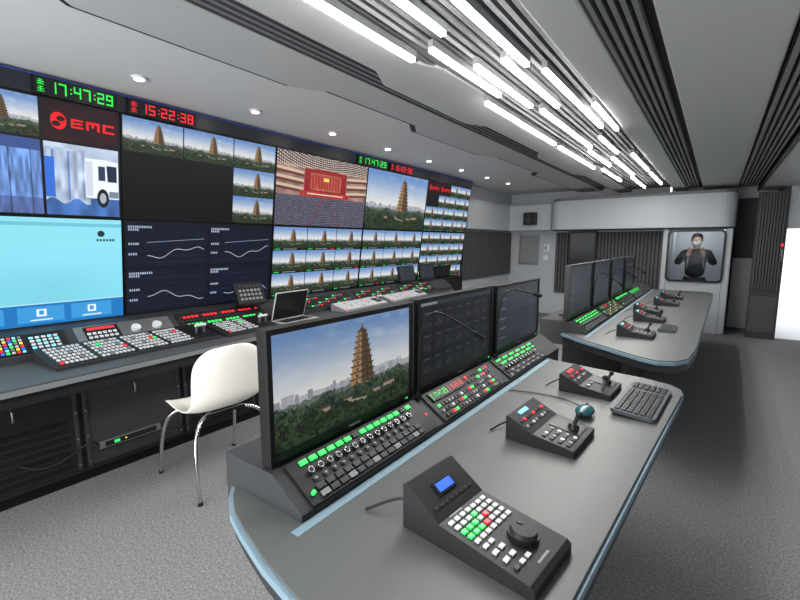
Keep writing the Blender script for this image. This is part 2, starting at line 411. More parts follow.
def rr(x0,x1,y0,y1,r,n=6):
    P=[]
    for cx,cy,a0 in ((x1-r,y0+r,-90),(x1-r,y1-r,0),(x0+r,y1-r,90),(x0+r,y0+r,180)):
        for i in range(n+1):
            a=math.radians(a0+90*i/n);P.append((cx+r*math.cos(a),cy+r*math.sin(a)))
    return P
b.prism(rr(-2.62,.2,8.35,9.4,.2),1.70,2.22,M_wall)
b.prism(rr(-2.60,.18,8.37,9.38,.2),2.22,2.27,M_rib)
b.prism(rr(-2.60,.18,8.37,9.38,.2),1.685,1.70,M_ribd)
b.build('trim_back_header')
b=MB();b.prism([(XL,6.75),(XL+.12,6.75),(XL+.16,8.5),(-2.64,8.55),(-2.64,8.94),(XL,8.94)],1.70,2.2,M_wall);b.build('trim_left_header')
slab('wall_booth_left',-.75,-.66,8.45,10.2,0,1.68,M_wall,.02);slab('wall_booth_right',.08,.18,8.45,10.2,0,1.68,M_wall,.02)
slab('wall_booth_sill',-.66,.08,8.45,8.53,0,.84,M_wall);slab('wall_booth_rear',-.66,.08,10.1,10.2,0,2.3,M_wall)
def ring(mb,x0,x1,z0,z1,y,t,r,m,d=.03):
    out=rr(x0,x1,z0,z1,r);inn=rr(x0+t,x1-t,z0+t,z1-t,max(r-t,.01));n=len(out)
    vs=[(p[0],y,p[1]) for p in out]+[(p[0],y,p[1]) for p in inn]+[(p[0],y-d,p[1]) for p in out]+[(p[0],y-d,p[1]) for p in inn]
    fs=[]
    for i in range(n):
        j=(i+1)%n
        fs+=[(2*n+i,2*n+j,3*n+j,3*n+i),(i,j,2*n+j,2*n+i),(n+j,n+i,3*n+i,3*n+j)]
    mb.add(vs,fs,m)
gl=bpy.data.materials.new('booth_glass');gl.use_nodes=True
g=gl.node_tree.nodes['Principled BSDF'];g.inputs['Base Color'].default_value=(.88,.92,.95,1);g.inputs['Transmission Weight'].default_value=1;g.inputs['Roughness'].default_value=.0;g.inputs['IOR'].default_value=1.1
b=MB();ring(b,-.68,.10,.82,1.66,8.45,.03,.08,M_bezel,.03);b.box(-.66,.08,8.44,8.444,.84,1.64,gl);b.build('window_1')
slab('wall_back_corridor',.18,.74,9.45,9.55,0,2.2,M_walld)
slab('cabinet_corridor',.22,.70,9.30,9.44,0,1.2,M_wall,.01)
slab('wall_back_pier',.74,.80,8.50,9.45,0,2.6,M_walld)
slab('wall_back_over_door',.80,XR+.1,8.5,8.6,1.66,2.6,M_wall)
slab('wall_back_door_side',1.5,XR+.1,8.5,8.6,0,1.66,M_wall)
b=MB()
for i in range(11): b.box(.24+i*.045,.262+i*.045,9.42,9.45,1.22,2.2,M_ribw)
b.build('wall_corridor_acoustic_ribs')
b=MB()
for i in range(9): b.box(.46+i*.035,.48+i*.035,8.42,8.45,.75,2.16,M_ribw)
b.box(.44,.79,8.45,8.49,.0,2.2,M_walld);b.box(.46,.77,8.435,8.45,.1,.65,M_ribw)
b.tube([(.76,8.41,1.2),(.76,8.38,1.22),(.76,8.38,1.34),(.76,8.41,1.36)],.008,M_steel,8);b.box(.745,.775,8.40,8.42,1.40,1.44,M_r);b.build('door_1')
slab('ground_outside',.80,6,8.62,14,-.055,.004,M_white2)
# ---------------------------------------------------------------- ceiling
slab('ceiling',XL-.1,XR+.1,YF-.1,10.4,2.56,2.62,M_ceil)
slab('ceiling_soffit_left',XL,-2.15,YF,YB,2.46,2.52,M_ceil)
def stepslab(name,xl,xr,z0,z1,m,amp=.1,ph=0,right=False):
    mb=MB();ys=[YF,.6,.75,1.9,2.1,3.1,3.3,4.6,4.8,6.2,6.4,YB]
    l=[];st=[0,0,1,1,0,0,1,1,0,0,1,1]
    for y,s_ in zip(ys,st):
        s_=(s_+ph)%2
        l.append((xl-amp*s_,y))
    r=[(xr+(amp*((s_+ph)%2) if right else 0),y) for y,s_ in zip(ys,st)]
    mb.prism(l+r[::-1],z0,z1,m);return mb.build(name,.012)
stepslab('ceiling_panel_step',-2.12,-1.82,2.42,2.44,M_ceil2,.12)
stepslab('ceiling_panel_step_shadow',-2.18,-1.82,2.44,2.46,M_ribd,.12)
stepslab('ceiling_panel_wave',-1.56,-1.34,2.365,2.42,M_ceil2,.10,1,True)
def louvre(name,x0,x1,zb,m,sp,w,yend=YB-.55):
    b=MB();x=x0
    while x<x1-w: b.box(x,x+w,YF,yend,zb,zb+.04,m);x+=sp
    b.box(x0-.01,x1+.01,YF,YB,zb+.05,zb+.07,M_ribd);b.build(name)
louvre('ceiling_louvre_outer',-1.84,-1.40,2.425,M_rib,.045,.022)
louvre('ceiling_louvre_center',-1.34,-.68,2.37,M_rib,.045,.024)
louvre('ceiling_louvre_inner',-.47,-.28,2.33,M_rib,.036,.018)
louvre('ceiling_louvre_right',.21,.42,2.30,M_rib,.036,.018)
slab('ceiling_panel_a',-.665,-.485,YF,YB,2.33,2.40,M_ceil2,.01);slab('ceiling_panel_b',-.265,.19,YF,YB,2.33,2.38,M_ceil2,.01);slab('ceiling_panel_c',.46,XR,YF,YB,2.27,2.33,M_ceil2,.01)
slab('trim_ceiling',.44,.46,YF,YB,2.26,2.36,M_ribd)
LEDS=[(-1.25,.4,1.82),(-1.24,2.6,4.03),(-1.0,.9,1.68),(-1.12,1.76,2.54),(-1.04,2.05,2.85),(-.9,2.06,2.95),(-.83,1.45,2.2),(-.78,2.3,3.65),(-.70,3.02,3.8),
(-1.01,2.95,4.35),(-1.24,4.15,5.56),(-1.06,4.5,5.5),(-.86,3.98,4.75),(-1.18,5.7,6.9),(-.95,5.0,6.4),(-1.0,6.6,7.9),(-.75,6.3,7.6),(-.75,4.9,6.1),
(-1.1,-1.5,.1),(-.8,-1.2,.4)]
b=MB()
for x,y0,y1 in LEDS:
    b.box(x-.014,x+.014,y0,y1,2.33,2.362,M_btn);b.box(x-.0125,x+.0125,y0+.01,y1-.01,2.312,2.33,M_led)
b.build('led_strip_lights')
for i,(x,y0,y1) in enumerate(LEDS):
    l=bpy.data.lights.new('strip_lamp','AREA');l.shape='RECTANGLE';l.size=.02;l.size_y=y1-y0;l.energy=5.0*(y1-y0);l.color=(1,.985,.95)
    o=bpy.data.objects.new('strip_lamp',l);o.location=(x,(y0+y1)/2,2.31);S.collection.objects.link(o)
b=MB()
dl=[(-2.95,-.35+.83*i) for i in range(10)]
for x,y in dl:
    b.cyl(x,y,2.448,2.46,.045,M_btnw,20);b.cyl(x,y,2.444,2.449,.028,M_down,16)
b.build('ceiling_downlights')
for x,y in dl:
    l=bpy.data.lights.new('downlight_lamp','AREA');l.shape='DISK';l.size=.06;l.energy=1.6;l.color=(1,.95,.87)
    o=bpy.data.objects.new('downlight_lamp',l);o.location=(x,y,2.44);S.collection.objects.link(o)
# ---------------------------------------------------------------- monitor wall
W=1.306;Y0=1.35
leant=98.0
b=MB();b.M=frame((-3.56,0,.905),leant)
HH=.722
def ycol(n): return Y0+W*n
tex={(-2,1):T_left,(-1,1):T_left,(0,1):T_B,(1,1):T_conf,(2,1):T_pgs,(3,1):T_E,(-2,0):T_g3,(-1,0):T_desk,(0,0):T_wave,(1,0):T_g3,(2,0):T_g3,(3,0):T_g4}
b.box(ycol(-2),ycol(4),0,2*HH+.12,-.045,-.02,M_bezel)
for (n,r),t in tex.items():
    x0=ycol(n);b.box(x0+.003,x0+W-.003,r*HH+.002,(r+1)*HH-.002,-.02,.0,M_bezel)
    b.quad(x0+.010,x0+W-.010,r*HH+.010,(r+1)*HH-.010,.0015,t)
M_band=mat('navy_band',C(12,18,34),.35)
b.box(ycol(-2),ycol(4),2*HH,2*HH+.115,-.02,.01,M_band)
b.box(ycol(-2),ycol(4),2*HH+.108,2*HH+.113,.01,.012,mat('blue_strip',(.02,.06,.4,1),.4,emit=.4))
for n0,n1,t in ((-.36,-.02,T_ckg),(.03,.40,T_ckr),(1.83,2.24,T_ckg),(2.285,2.66,T_ckr)):
    b.box(ycol(n0),ycol(n1),2*HH+.0,2*HH+.105,.01,.03,M_bezel);b.quad(ycol(n0)+.01,ycol(n1)-.01,2*HH+.008,2*HH+.098,.032,t)
b.build('video_wall')
# ---------------------------------------------------------------- control desks
def console_desk(poly,ylo,yhi,xf,xb,zt,base,strip):
    b=MB()
    c=(sum(p[0] for p in poly)/len(poly),sum(p[1] for p in poly)/len(poly))
    def inset(k):
        r=[]
        for p in poly:
            d=Vector((p[0]-c[0],p[1]-c[1]));d=d-d.normalized()*k;r.append((c[0]+d.x,c[1]+d.y))
        return r
    b.prism(poly,zt-.028,zt-.008,M_blue)
    b.prism(inset(.012),zt-.008,zt,M_desk)
    b.prism(inset(.012),zt-.075,zt-.028,M_dark)
    x0,x1,y0,y1=base
    b.box(x0,x1,y0,y1,.06,zt-.075,M_cab);b.box(x0+.03,x1-.03,y0+.03,y1-.03,0,.06,M_bezel)
    yy=y0
    while yy<y1-.1:
        b.box(x1,x1+.006,yy+.02,yy+.5,.1,zt-.14,M_dark);b.box(x1+.006,x1+.015,yy+.24,yy+.28,.45,.55,M_steel);yy+=.52
    b.box(strip[0],strip[0]+.028,strip[1],strip[2],zt,zt+.002,M_blue)
    b.M=frame((0,0,0))
    b.extr([(-xf,zt),(-xf,zt+.018),(-xf+.115,zt+.092),(-xb,zt+.092),(-xb,zt-.1),(-xf,zt-.1)],ylo,yhi,M_console)
    return b
poly1=[(-1.12,.68),(-1.05,.62),(-.98,.58),(-.89,.55),(-.76,.515),(-.62,.49),(-.3,.44),(-.22,.46),(-.185,.54),(-.17,.82),(-.12,1.6),(-.075,2.35),(-.09,2.43),(-.14,2.48),(-.25,2.52),(-.75,2.6),(-1.12,2.86)]
b=console_desk(poly1,.66,2.84,-.79,-1.12,.75,(-1.02,-.5,.82,2.4),(-.785,.62,2.56))
b.build('control_desk',.003)
tilt=math.degrees(math.atan2(.074,.115));SL=math.hypot(.074,.115)
def panelA(b,L):
    b.box(0,L,0,SL,0,.006,M_black)
    n=int((L-.06)/.036)
    b.grid(n,1,.04,.112,.036,1,.024,.014,.006,.006,lambda i,j:M_g if i%7!=6 else M_btnd)
    for i in range(n-1):
        b.cyl(.055+i*.036,.088,.006,.016,.0105,M_chrome,12);b.cyl(.055+i*.036,.088,.016,.017,.0065,M_black,10)
    for i in range(n-2):
        b.cyl(.055+i*.036,.062,.006,.010,.009,M_dark,12);b.cyl(.055+i*.036,.062,.010,.014,.004,M_btn,8)
    b.grid(n//2*2,2,.04,.008,.036,.022,.028,.016,.006,.006,lambda i,j:M_btnd if (i*3+j)%9 else M_btn)
    b.cyl(.02,.03,.006,.016,.006,M_g,10);b.cyl(L-.012,.06,.006,.01,.005,M_r,10)
def panelB(b,L):
    b.box(0,L,0,SL,0,.006,M_black)
    b.box(.03,.30,.085,.13,.006,.012,M_bezel);b.quad(.035,.16,.09,.125,.0125,T_ckg);b.quad(.17,.295,.09,.125,.0125,T_ckr)
    b.grid(int((L-.34)/.03),2,.33,.085,.03,.024,.018,.012,.006,.005,lambda i,j:[M_btnd,M_btn,M_btnd,M_r,M_btnd,M_btnd,M_g][(i*2+j*3)%7])
    b.grid(int((L-.06)/.026),3,.03,.008,.026,.024,.015,.012,.006,.006,lambda i,j:[M_btnd,M_btnd,M_btn,M_btnd,M_g,M_btnd,M_btnw,M_btnd,M_btn,M_btnd,M_r][(i*5+j*2)%11])
def panelC(b,L):
    b.box(0,L,0,SL,0,.006,M_black)
    b.grid(int((L-.05)/.03),2,.03,.085,.03,.024,.022,.010,.006,.005,lambda i,j:M_g if (i+j)%3 else M_btnd)
    for i in range(int((L-.06)/.04)): b.cyl(.04+i*.04,.06,.006,.02,.010,M_chrome,12)
    b.grid(int((L-.05)/.026),2,.03,.006,.026,.02,.018,.013,.006,.005,lambda i,j:M_btnd if (i+j)%3 else M_btn)
for nm,y0,L_,fn in (('router_control_panel',.70,.62,panelA),('clock_button_panel',1.37,.6,panelB),('camera_control_panel',2.02,.56,panelC)):
    b=MB();b.M=frame((-.7915,y0,.7705),tilt);fn(b,L_);b.build(nm)
def monitor(name,x,y0,y1,z0,z1,tex,yaw=0,base=True,tilt=90):
    b=MB();w=y1-y0;h=z1-z0;b.M=frame((x,y0,z0),tilt,yaw)
    bz=.016
    b.box(0,w,0,h,-.035,-.002,M_bezel)
    b.box(0,w,h-bz,h,-.002,.006,M_bezel);b.box(0,w,0,bz*1.8,-.002,.006,M_bezel);b.box(0,bz,bz*1.8,h-bz,-.002,.006,M_bezel);b.box(w-bz,w,bz*1.8,h-bz,-.002,.006,M_bezel)
    b.quad(bz,w-bz,bz*1.8,h-bz,0.0,tex)
    b.box(w*.2,w*.8,h*.2,h*.8,-.07,-.035,M_black)
    b.box(w*.44,w*.56,0,h*.5,-.10,-.07,M_dark)
    b.box(w*.46,w*.54,.010,.016,.006,.007,M_btn)
    b.box(w*.93,w*.95,.01,.016,.006,.007,M_g)
    if base: b.box(w*.35,w*.65,-(z0-.843)*1.0+.0005,.0,-.14,-.02,M_dark)
    return b.build(name,.002)
monitor('desktop_monitor',-.925,.67,1.335,.848,1.226,T_pg)
monitor('desktop_monitor',-.925,1.375,2.075,.848,1.232,T_menu)
monitor('desktop_monitor',-.925,2.12,2.80,.848,1.225,T_dark)
def bez(p0,p1,p2,p3,n=16):
    P=[]
    for i in range(n+1):
        t=i/n;P.append(Vector(p0)*(1-t)**3+3*Vector(p1)*t*(1-t)**2+3*Vector(p2)*t*t*(1-t)+Vector(p3)*t**3)
    return P
def mic(x,y,z,tip):
    b=MB();b.cyl(x,y,z,z+.02,.014,M_black,16)
    P=bez((x,y,z+.02),(x,y,z+.42),(x+.03,y+.02,z+.38),tip,24)
    b.tube(P,.004,M_black,8)
    d=(P[-1]-P[-2]).normalized()
    b.tube([P[-1],P[-1]+d*.015,P[-1]+d*.055,P[-1]+d*.062],[.006,.010,.010,.005],M_foam,12)
    b.build('gooseneck_microphone')
mic(-.905,1.355,.8435,(-.79,1.60,1.08));mic(-.905,2.097,.8435,(-.78,2.27,1.18))
def jog():
    b=MB();M=frame((-.235,.765,.7505),0,-6);b.M=M
    b.extr([(0,0),(0,.022),(.01,.03),(.235,.056),(.25,.066),(.335,.118),(.345,.112),(.345,0)],0,.19,M_body)
    a=math.degrees(math.atan2(.026,.225))
    b.M=sub(M,.01,.030,a)
    b.cyl(.118,.075,0,.010,.036,M_black,32);b.cyl(.118,.075,.010,.022,.032,M_body,32,.029);b.cyl(.128,.09,.022,.024,.008,M_black,14)
    b.grid(3,1,.016,.035,.024,1,.014,.010,0,.005,lambda i,j:M_btnw if i else M_btnd)
    b.grid(2,2,.018,.060,.026,.026,.015,.011,0,.005,lambda i,j:M_btnw)
    b.grid(2,1,.018,.110,.0225,1,.014,.010,0,.005,lambda i,j:M_btnw)
    b.grid(7,5,.018,.130,.0225,.018,.014,.011,0,.005,lambda i,j:M_g if (i<3 and j in(1,2)) or (i==3 and j==3) else (M_r if (i,j) in((4,2),(3,1)) else M_btnw))
    b.box(.04,.09,.222,.226,0,.001,M_btn);b.box(.07,.12,.012,.018,0,.001,M_btn)
    a=math.degrees(math.atan2(.052,.085));b.M=sub(M,.25,.066,a)
    b.box(.06,.13,.03,.065,0,.004,M_bezel);b.box(.066,.124,.036,.059,.004,.005,M_b)
    b.grid(8,1,.02,.008,.02,1,.012,.007,0,.003,lambda i,j:M_btnd)
    b.M=M;b.tube(bez((.06,.345,.04),(.04,.40,.05),(0,.44,.01),(-.02,.46,.006)),.004,M_black,8)
    b.build('replay_controller',.004)
jog()
def ccu(x,y,z,s=1,yaw=0,kind=0):
    b=MB();M=frame((x,y,z),0,yaw)@Matrix.Scale(s,4);b.M=M
    b.extr([(0,0),(0,.025),(.14,.045),(.15,.05),(.235,.09),(.24,.085),(.24,0)],0,.235,M_body)
    a=math.degrees(math.atan2(.02,.14));b.M=sub(M,0,.025,a)
    b.box(.12,.21,.02,.13,0,.003,M_bezel)
    b.cyl(.165,.055,0,.02,.022,M_black,20,.016);b.tube([(.165,.055,.015),(.165,.05,.045),(.165,.045,.055)],[.008,.007,.012],M_btnd if kind==0 else M_steel,12);b.sphere((.165,.045,.060),(.012,.012,.010),M_black)
    if kind: b.tube([(.07,.05,.0),(.07,.05,.05)],[.009,.007],M_steel,12);b.sphere((.07,.05,.055),.014,M_black)
    b.grid(4,4,.018,.020,.024,.028,.014,.013,0,.005,lambda i,j:[M_btnd,M_btn,M_btnd,M_btnw][(i+j*2)%4] if not kind or j>2 else None)
    a=math.degrees(math.atan2(.04,.085));b.M=sub(M,.15,.05,a)
    b.grid(8,2,.018,.014,.026,.026,.014,.011,0,.004,lambda i,j:[M_btn,M_btnd,M_btnw,M_btnd,M_r,M_btnd,M_btnw,M_btnd,M_y][(i*3+j)%9])
    b.box(.06,.13,.066,.082,0,.003,M_c if kind==0 else M_r)
    b.M=M;b.tube(bez((.1,.24,.03),(.1,.28,.03),(.08,.3,.01),(.02,.31,.006)),.0035,M_black,8)
    b.build('remote_control_panel',.004)
ccu(-.325,1.40,.7505,1.0,-3);ccu(-.335,2.04,.7505,.95,-3,1)
b=MB()
b.M=frame((-.145,1.87,.7505),4,-3)
b.prism(rr(0,.45,0,.165,.02),0,.016,M_keyb)
for r in range(6):
    n=15;y=.014+r*.0235
    for i in range(n):
        if r==0 and 4<=i<=8:
            if i==4:b.box(.012+4*.0285,.012+9*.0285-.004,y,y+.018,.016,.021,M_key)
            continue
        if i in(11,) : continue
        b.box(.012+i*.0285,.012+i*.0285+.024,y,y+.0185,.016,.021,M_key)
b.build('keyboard',.0015)
b=MB();b.sphere((-.385,1.80,.772),(.036,.058,.021),M_teal,18,12);b.box(-.387,-.383,1.80,1.855,.783,.791,M_black);b.sphere((-.385,1.825,.791),(.006,.010,.006),M_black);b.tube(bez((-.40,1.85,.762),(-.5,1.97,.755),(-.62,1.95,.7545),(-.75,1.9,.756)),.0025,M_black,6)
b.build('computer_mouse')
# ---------------------------------------------------------------- desk 2
poly2=[(-1.12,3.85),(-1.0,3.5),(-.8,3.3),(-.34,2.97),(-.24,2.93),(-.15,2.97),(-.09,3.08),(-.06,3.4),(0,7.4),(-.06,7.6),(-1.12,7.6)]
b=console_desk(poly2,3.45,7.5,-.76,-1.12,.75,(-1.0,-.55,3.7,7.4),(-.755,3.35,7.5))
b.build('control_desk',.003)
for nm,y0,L_,fn in (('camera_control_panel',3.48,.75,panelC),('clock_button_panel',4.3,.75,panelB),('router_control_panel',5.15,.75,panelA),('camera_control_panel',6.0,.75,panelC)):
    b=MB();b.M=frame((-.7615,y0,.7705),tilt);fn(b,L_);b.build(nm)
monitor('desktop_monitor',-.895,3.42,4.15,.86,1.28,T_dark)
monitor('desktop_monitor',-.895,4.22,4.95,.86,1.28,T_dark)
monitor('desktop_monitor',-.895,5.05,5.78,.86,1.28,T_dark)
monitor('desktop_monitor',-.895,5.9,6.6,.86,1.28,T_menu)
mic(-.88,4.185,.8435,(-.72,4.45,1.08));mic(-.88,5.0,.8435,(-.72,5.25,1.1));mic(-.88,5.84,.8435,(-.72,6.05,1.1))
for x,y in ((-.33,3.55),(-.33,4.35),(-.4,4.85),(-.3,5.6),(-.3,6.3)): ccu(x,y,.7505,1,0,0)
b=MB();b.M=frame((-.22,3.93,.7505),3);b.prism(rr(0,.3,0,.12,.015),0,.014,M_keyb)
b.grid(12,5,.01,.01,.0235,.021,.019,.017,.014,.004,lambda i,j:M_key);b.build('keyboard')
# ---------------------------------------------------------------- left long desk
b=MB()
pl=[(-3.5,-1.7),(-2.6,-1.7),(-2.63,.4),(-2.68,1.2),(-2.75,2.1),(-2.85,3.4),(-2.98,4.8),(-3.1,5.5),(-3.2,5.75),(-3.5,5.9)]
b.prism(pl,.725,.75,M_trim);b.prism([(x-(.015 if x>-3.4 else 0),y) for x,y in pl],.75,.76,M_desk2)
b.prism([(x-.03 if x>-3.4 else x,y) for x,y in pl],.66,.725,M_cab)
b.box(-3.5,-2.98,-1.6,5.6,.08,.66,M_cab);b.box(-3.5,-3.03,-1.6,5.6,0,.08,M_bezel)
y=-1.55
k=0
while y<5.3:
    b.box(-2.98,-2.968,y+.01,y+.58,.11,.66,M_dark if k%3==1 else M_cab)
    b.box(-2.968,-2.960,y+.01,y+.03,.11,.65,M_dark);b.box(-2.968,-2.960,y+.56,y+.58,.11,.65,M_dark)
    b.tube([(-2.955,y+.29,.50),(-2.94,y+.29,.51),(-2.94,y+.29,.56),(-2.955,y+.29,.57)],.005,M_steel,8)
    for z in (.14,.3,.46,.62):
        for yy in (.02,.57): b.tube([(-2.962,y+yy,z),(-2.957,y+yy,z)],.006,M_steel,8)
    if k%3!=1:
        for q in range(7): b.box(-2.968,-2.962,y+.06,y+.53,.13+q*.045,.155+q*.045,M_bezel)
        for q in range(5): b.box(-2.962,-2.959,y+.08+q*.03,y+.09+q*.03,.455,.463,[M_g,M_btn,M_g,M_y,M_g][q])
    y+=.6;k+=1
b.box(-2.965,-2.945,.92,1.28,.20,.245,M_steel);b.box(-2.945,-2.943,.95,1.25,.206,.238,M_black);b.box(-2.943,-2.94,1.0,1.03,.215,.23,M_g);b.box(-2.943,-2.94,1.06,1.07,.22,.228,M_y)
b.tube(bez((-2.95,.55,.25),(-2.86,.7,.12),(-2.88,.85,.38),(-2.95,.92,.22)),.006,M_black,8)
b.tube(bez((-2.95,1.28,.22),(-2.88,1.5,.10),(-2.88,1.7,.2),(-2.955,1.8,.3)),.006,M_black,8)
b.box(-3.55,-3.505,-1.7,6.6,0,.9,M_cab)
b.build('long_production_desk',.003)
b=MB();b.M=frame((0,0,0));b.extr([(3.2,.761),(3.2,.80),(3.34,.90),(3.5,.905),(3.5,.761)],-1.6,5.7,M_console);
t2=math.degrees(math.atan2(.10,.14));b.M=frame((-3.2,0,.80),t2)
def cb(i,j):
    return [M_r,M_g,M_y,M_c,M_btnw,M_b,M_btn][(i*3+j*2)%7]
b.box(-.5,.9,.01,.165,0,.008,M_black)
for c0 in (-.2,.2):
    b.cyl(c0,.08,.008,.03,.035,M_btnw,24,.03);b.cyl(c0,.08,.03,.034,.02,M_btn,20)
b.box(.28,.42,.02,.15,.008,.02,M_silver)
b.grid(9,6,.48,.018,.024,.024,.014,.012,.008,.006,cb)
b.box(.71,.88,.02,.15,.008,.012,M_bezel);b.grid(5,4,.72,.03,.03,.028,.02,.016,.012,.004,lambda i,j:M_btnw if (i+j)%3 else M_c)
b.box(.95,1.55,.01,.165,0,.008,M_steel);b.box(1.0,1.2,.03,.15,.008,.012,M_bezel);b.box(1.02,1.18,.12,.14,.012,.013,M_r)
b.grid(6,2,1.01,.04,.03,.035,.02,.02,.012,.004,lambda i,j:M_btnw)
b.cyl(1.3,.08,.008,.03,.03,M_btnw,24);b.cyl(1.44,.08,.008,.03,.03,M_btnw,24)
b.box(1.6,2.35,.01,.165,0,.008,M_black);b.grid(22,3,1.62,.025,.032,.042,.02,.018,.008,.005,lambda i,j:[M_g,M_btnd,M_r][j] if i%5 else M_btnd)
for s0 in (2.75,3.6,4.45):
    b.box(s0,s0+.78,.01,.165,0,.008,M_black);b.grid(18,4,s0+.03,.02,.041,.036,.022,.015,.008,.005,lambda i,j:[M_btnd,M_btn,M_btnd,M_r,M_btnd,M_btnd,M_g,M_btnd,M_btn][(i*2+j*3)%9])
b.build('console_panel_row')
def switcher(name,x,y,Lx,D,rows,cols,yaw=0,base=None):
    b=MB();M=frame((x,y,.7605),0,yaw);b.M=M
    b.extr([(0,0),(0,.02),(D,.075),(D,0)],0,Lx,M_btn if base else M_dark)
    a=math.degrees(math.atan2(.055,D));b.M=sub(M,0,.02,a)
    b.box(.01,Lx-.01,.01,D-.01,0,.004,base or M_black)
    dx=(Lx-.22)/cols;dy=(D-.04)/rows
    def fn(i,j):
        if i%9==8: return None
        if (i*7+j*5)%61==0:return M_r
        if (i*5+j*3)%67==0:return M_g
        return M_btnw if (i*3+j*7)%11 else M_btn
    b.grid(cols,rows,.03,.02,dx,dy,dx*.66,dy*.5,.004,.008,fn)
    b.box(Lx-.15,Lx-.05,.04,D*.75,.004,.008,M_bezel);b.box(Lx-.135,Lx-.125,D*.3,D*.36,.008,.06,M_steel);b.box(Lx-.075,Lx-.065,D*.3,D*.36,.008,.06,M_steel);b.tube([(Lx-.14,D*.33,.065),(Lx-.06,D*.33,.065)],.011,M_btnw,12)
    b.build(name,.002)
switcher('video_switcher_panel',-2.83,.72,1.0,.33,6,34,3)
switcher('audio_mixer_panel',-2.86,1.76,.48,.28,6,14,3)
switcher('video_switcher_panel',-2.94,3.1,.75,.20,4,20,4,M_btnw)
switcher('video_switcher_panel',-2.99,3.95,.85,.18,4,24,5,M_btnw)
b=MB();b.M=frame((-2.75,-.15,.761),3,0);b.prism(rr(0,.42,0,.15,.015),0,.016,M_btnw);b.grid(14,5,.012,.014,.0285,.026,.024,.021,.016,.005,lambda i,j:M_white);b.build('keyboard')
b=MB();b.M=frame((-3.26,2.12,.93),60,-8)
b.box(0,.26,0,.2,-.03,0,M_black);b.grid(6,4,.03,.03,.035,.04,.022,.022,0,.008,lambda i,j:M_btn if j<3 else M_btnd);b.M=frame((-3.24,2.12,.906));b.box(.03,.23,.0,.12,0,.02,M_black);b.build('keypad_panel',.002)
b=MB();M=frame((-2.79,2.32,.7605),0,5)@Matrix.Scale(1.08,4);b.M=M
b.box(0,.36,0,.25,0,.014,M_silver);b.grid(14,5,.02,.115,.023,.024,.019,.019,.014,.002,lambda i,j:M_key);b.box(.12,.24,.015,.095,.014,.0145,M_btn)
b.M=sub(M,.25,.016,106);b.box(0,.36,0,.24,-.008,0,M_silver);b.box(.006,.354,.006,.234,-.0,.0015,M_bezel);b.build('laptop_computer',.002)
def smallmon(x,y,w,h):
    b=MB();b.M=frame((x,y,.93),78)
    b.box(0,w,0,h,-.03,0,M_bezel);b.quad(.012,w-.012,.012,h-.012,.001,T_dark);b.box(w*.4,w*.6,-.02,.05,-.06,-.03,M_dark)
    b.M=frame((x,y,.906));b.box(w*.2,w*.8,.0,.1,0,.012,M_dark);b.build('desktop_monitor',.002)
smallmon(-3.36,4.6,.36,.22);smallmon(-3.36,5.1,.36,.22)
# ---------------------------------------------------------------- back wall fittings
b=MB();b.box(-3.4,-2.98,YB-.02,YB,1.0,1.62,M_steel);b.box(-3.37,-3.01,YB-.024,YB-.02,1.03,1.59,M_btn);b.build('notice_frame')
b=MB();b.box(-2.88,-2.76,YB-.03,YB,1.28,1.42,M_white2);b.box(-2.86,-2.82,YB-.035,YB-.03,1.31,1.39,M_btn);b.box(-2.88,-2.78,YB-.03,YB,1.1,1.2,M_white2);b.build('light_switch_panel')
b=MB();b.box(-2.36,-1.86,YB-.14,YB-.09,1.0,1.67,M_bezel)
b.box(-2.33,-1.89,YB-.142,YB-.14,1.03,1.64,mat('dark_glass',C(30,34,38),.15))
b.box(-2.2,-2.0,YB-.09,YB-.05,1.2,1.4,M_dark);b.build('wall_mounted_display',.003)
b=MB();b.box(-3.12,-2.9,8.34,8.52,1.80,2.04,M_bezel);b.tube([(-3.01,8.34,1.88),(-3.01,8.325,1.88)],.06,M_dark,20);b.tube([(-3.01,8.34,1.98),(-3.01,8.33,1.98)],.03,M_dark,16);b.build('loudspeaker',.005)
# ---------------------------------------------------------------- chair
ch=empty('chair');ch.location=(-2.45,1.40,0);ch.rotation_euler=(0,0,math.radians(-4));ch.scale=(1.03,1.05,1.03)
prof=[(.245,.415,.16),(.235,.445,.20),(.17,.455,.22),(.08,.445,.228),(-.02,.438,.228),(-.11,.447,.222),(-.165,.485,.212),(-.195,.55,.205),(-.215,.64,.208),(-.232,.73,.205),(-.245,.795,.19),(-.25,.835,.15),(-.252,.85,.09)]
vs=[];fs=[];nu=11
for k,(f_,z,hw) in enumerate(prof):
    for i in range(nu):
        u=-1+2*i/(nu-1);back=max(0,min(1,(k-4)/4))
        ff=f_+.06*back*abs(u)**2.2;zz=z+.035*(1-back)*abs(u)**3*(1 if k>1 else .3)
        if k>=10: zz-=.02*u*u
        vs.append((-ff,hw*u,zz))
for k in range(len(prof)-1):
    for i in range(nu-1): fs.append((k*nu+i,k*nu+i+1,(k+1)*nu+i+1,(k+1)*nu+i))
me=bpy.data.meshes.new('seat_shell');me.from_pydata(vs,[],fs);me.materials.append(M_white)
for q in me.polygons:q.use_smooth=True
o=bpy.data.objects.new('seat_shell',me);S.collection.objects.link(o);o.parent=ch
m=o.modifiers.new('s','SOLIDIFY');m.thickness=.010;m.offset=0
m=o.modifiers.new('ss','SUBSURF');m.levels=2;m.render_levels=2
b=MB()
for sx,fx in ((-1,-.27),(1,.25)):
    for sy in (-1,1):
        b.tube(bez((sx*.05,sy*.05,.425),(sx*.17,sy*.20,.43),(sx*.21,sy*.235,.43),(fx*1.0,sy*.235,.0),18),.011,M_chrome,12)
        b.cyl(fx,sy*.235,0,.02,.013,M_black,12)
b.tube([(-.1,-.1,.425),(-.1,.1,.425)],.011,M_chrome);b.tube([(.1,-.1,.425),(.1,.1,.425)],.011,M_chrome)
b.box(-.12,.12,-.12,.12,.42,.432,M_black)
